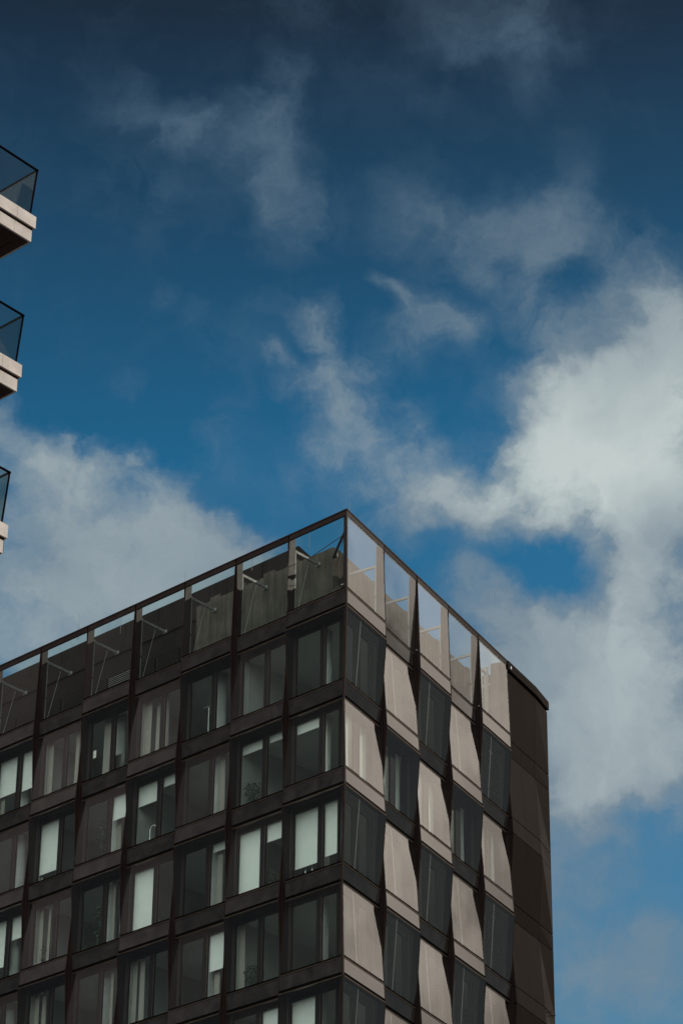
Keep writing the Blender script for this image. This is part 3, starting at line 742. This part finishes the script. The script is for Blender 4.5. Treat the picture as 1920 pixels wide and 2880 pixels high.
prism(bm, [q2(v0), q2(v1), q2(v2), q2(v3)], 0, RF - 18.2)
tw = link('tower_wall', bm, tower_m, tower, tower_base)
for i, c in enumerate(corners):
    bm = bmesh.new()
    for a0 in (.9, 3.6):
        hexa(bm, [TP(c, a0, bd - .02, .05), TP(c, a0 + 2.2, bd - .02, .05), TP(c, a0 + 2.2, bd - .02, 2.35), TP(c, a0, bd - .02, 2.35),
                  TP(c, a0, bd + .01, .05), TP(c, a0 + 2.2, bd + .01, .05), TP(c, a0 + 2.2, bd + .01, 2.35), TP(c, a0, bd + .01, 2.35)])
    link('balcony_door', bm, span_m, tw, tower_base)

# ------------------------------------------------------------------ things standing behind the windows
def fpos(j, k, u, d): p = ipoint(FL, u, d, zl(k + 1) + .69, j); return p
def plant(j, k, u, d, h_, spread, seed, label, n=170):
    rnd = random.Random(seed); b = fpos(j, k, u, d); root = empty('potted_plant', b); tag(root, label, 'plant', 'potted plants behind the windows')
    bm = bmesh.new(); tube(bm, b, b + Vector((0, 0, .35)), .13, .18, 14); link('pot', bm, pot_m, root, b)
    bm = bmesh.new(); tube(bm, b + Vector((0, 0, .3)), b + Vector((0, 0, h_ * .75)), .02, .01, 6)
    for _ in range(8):
        z = rnd.uniform(.35, .75) * h_; t = rnd.uniform(0, 6.28); tube(bm, b + Vector((0, 0, z)), b + Vector((math.cos(t) * spread * .7, math.sin(t) * spread * .7, z + .25 * h_)), .008, .004, 4)
    link('stem', bm, leaf_m, root, b)
    bm = bmesh.new()
    for _ in range(n):
        t = rnd.uniform(0, 6.28); r_ = spread * rnd.random() ** .6; z = h_ * (.42 + .58 * rnd.random()); r_ *= 1 - .5 * abs((z / h_ - .7) / .35)
        c = b + Vector((math.cos(t) * r_, math.sin(t) * r_, z)); s = rnd.uniform(.035, .075)
        a = Vector((rnd.gauss(0, 1), rnd.gauss(0, 1), rnd.gauss(0, .7))).normalized(); e = a.cross(Vector((rnd.random(), rnd.random(), rnd.random()))).normalized()
        bm.faces.new([bm.verts.new(c + a * s), bm.verts.new(c + e * s * .5), bm.verts.new(c - a * s), bm.verts.new(c - e * s * .5)])
    link('foliage', bm, leaf_m, root, b)
plant(2, 2, .13, -.85, 1.25, .42, 1, 'leafy green pot plant behind the window left of the corner bay, second row down', 260)
plant(2, 4, .22, -.85, 1.15, .42, 2, 'bushy pot plant behind the fourth window down, second bay from the corner', 300)
plant(5, 2, .18, -.9, 2.1, .30, 3, 'tall pale pot plant beside a short blind in a veiled window', 200)
plant(5, 3, .18, -.9, 2.1, .28, 4, 'tall plant by the round column, third row down at far left', 200)
plant(6, 3, .18, -.85, 1.2, .35, 5, 'low spreading plant behind a window two bays from the left edge', 160)
plant(2, 3, .45, -.8, 1.1, .3, 6, 'small faint plant below a half drawn white blind beside the long blind', 120)
def chair(j, k, u, label):
    b = fpos(j, k, u, -.72); root = empty('chair', b); tag(root, label, 'chair', 'chairs with bright loop backs behind the windows')
    V = lambda a, d, z: b + tL * a - nL * d + Vector((0, 0, z))
    bm = bmesh.new(); prev = None
    pts = [V(-.17, 0, .45)] + [V(-.17 * math.cos(math.pi * i / 10), 0, .86 + .16 * math.sin(math.pi * i / 10)) for i in range(11)] + [V(.17, 0, .45)]
    for a, c in zip(pts, pts[1:]): tube(bm, a, c, .022, n=6)
    link('backrest', bm, chrome_m, root, b)
    bm = bmesh.new(); bar(bm, V(0, .02, .46), V(0, .46, .46), .42, .04); link('seat', bm, inner_m, root, b)
    for (a, d) in ((-.17, 0), (.17, 0), (-.19, .44), (.19, .44)):
        bm = bmesh.new(); tube(bm, V(a, d, .44), V(a * 1.1, d, 0), .016, .014, 6); link('leg', bm, chrome_m, root, b)
chair(4, 2, .27, 'chair with bright loop backrest below the short blinds, left half of the facade')
chair(1, 3, .20, 'chair with bright loop backrest below the long white blinds of the corner bay')
b = fpos(3, 1, .27, -.75); lamp = empty('floor_lamp', b); tag(lamp, 'slim white T shaped floor lamp behind a top row window, third bay from corner', 'lamp')
bm = bmesh.new(); tube(bm, b, b + Vector((0, 0, .03)), .15, n=14); link('base', bm, chrome_m, lamp, b)
bm = bmesh.new(); tube(bm, b + Vector((0, 0, .03)), b + Vector((0, 0, 1.55)), .017, n=8); link('pole', bm, chrome_m, lamp, b)
bm = bmesh.new(); bar(bm, b + Vector((.25, 0, 1.57)), b + Vector((-.25, 0, 1.57)), .09, .03); link('lamp_head', bm, steel_m, lamp, b)
# paper notice and framed picture leaning inside a far left top row window
b = ipoint(FL, .10, IN + .02, zl(1) - 1.35, 5); bm = bmesh.new(); ibox(bm, FL, 5, .065, .125, IN - .045, IN - .05, zl(1) - 1.62, zl(1) - 1.30)
tag(link('paper_notice', bm, paper_m, None, b), 'small white sheet of paper taped inside a far left top row window', 'notice')
b = fpos(5, 1, .56, -.62); fr_ = empty('framed_picture', b); tag(fr_, 'pale framed panel leaning inside the same window as the white paper notice', 'picture')
bm = bmesh.new(); z0 = zl(2) + .72
for (u0, u1, za, zb_) in ((.46, .47, 0, 1.0), (.60, .61, 0, 1.0), (.47, .60, 0, .04), (.47, .60, .96, 1.0)): ibox(bm, FL, 5, u0, u1, -.60, -.63, z0 + za, z0 + zb_)
link('frame', bm, steel_m, fr_, b)
bm = bmesh.new(); ibox(bm, FL, 5, .47, .60, -.61, -.62, z0 + .04, z0 + .96); link('picture_panel', bm, reveal_m, fr_, b)

# ------------------------------------------------------------------ ground
bm = bmesh.new(); sheet(bm, [Vector((-2500, -2500, 0)), Vector((2500, -2500, 0)), Vector((2500, 2500, 0)), Vector((-2500, 2500, 0))])
tag(link('ground', bm, ground_m, None, Vector((0, 0, 0))), 'grey asphalt street level around the buildings', 'ground', kind='structure')

scene.render.engine = 'CYCLES'
scene.cycles.max_bounces = 10; scene.cycles.transparent_max_bounces = 16; scene.cycles.glossy_bounces = 4; scene.cycles.diffuse_bounces = 4
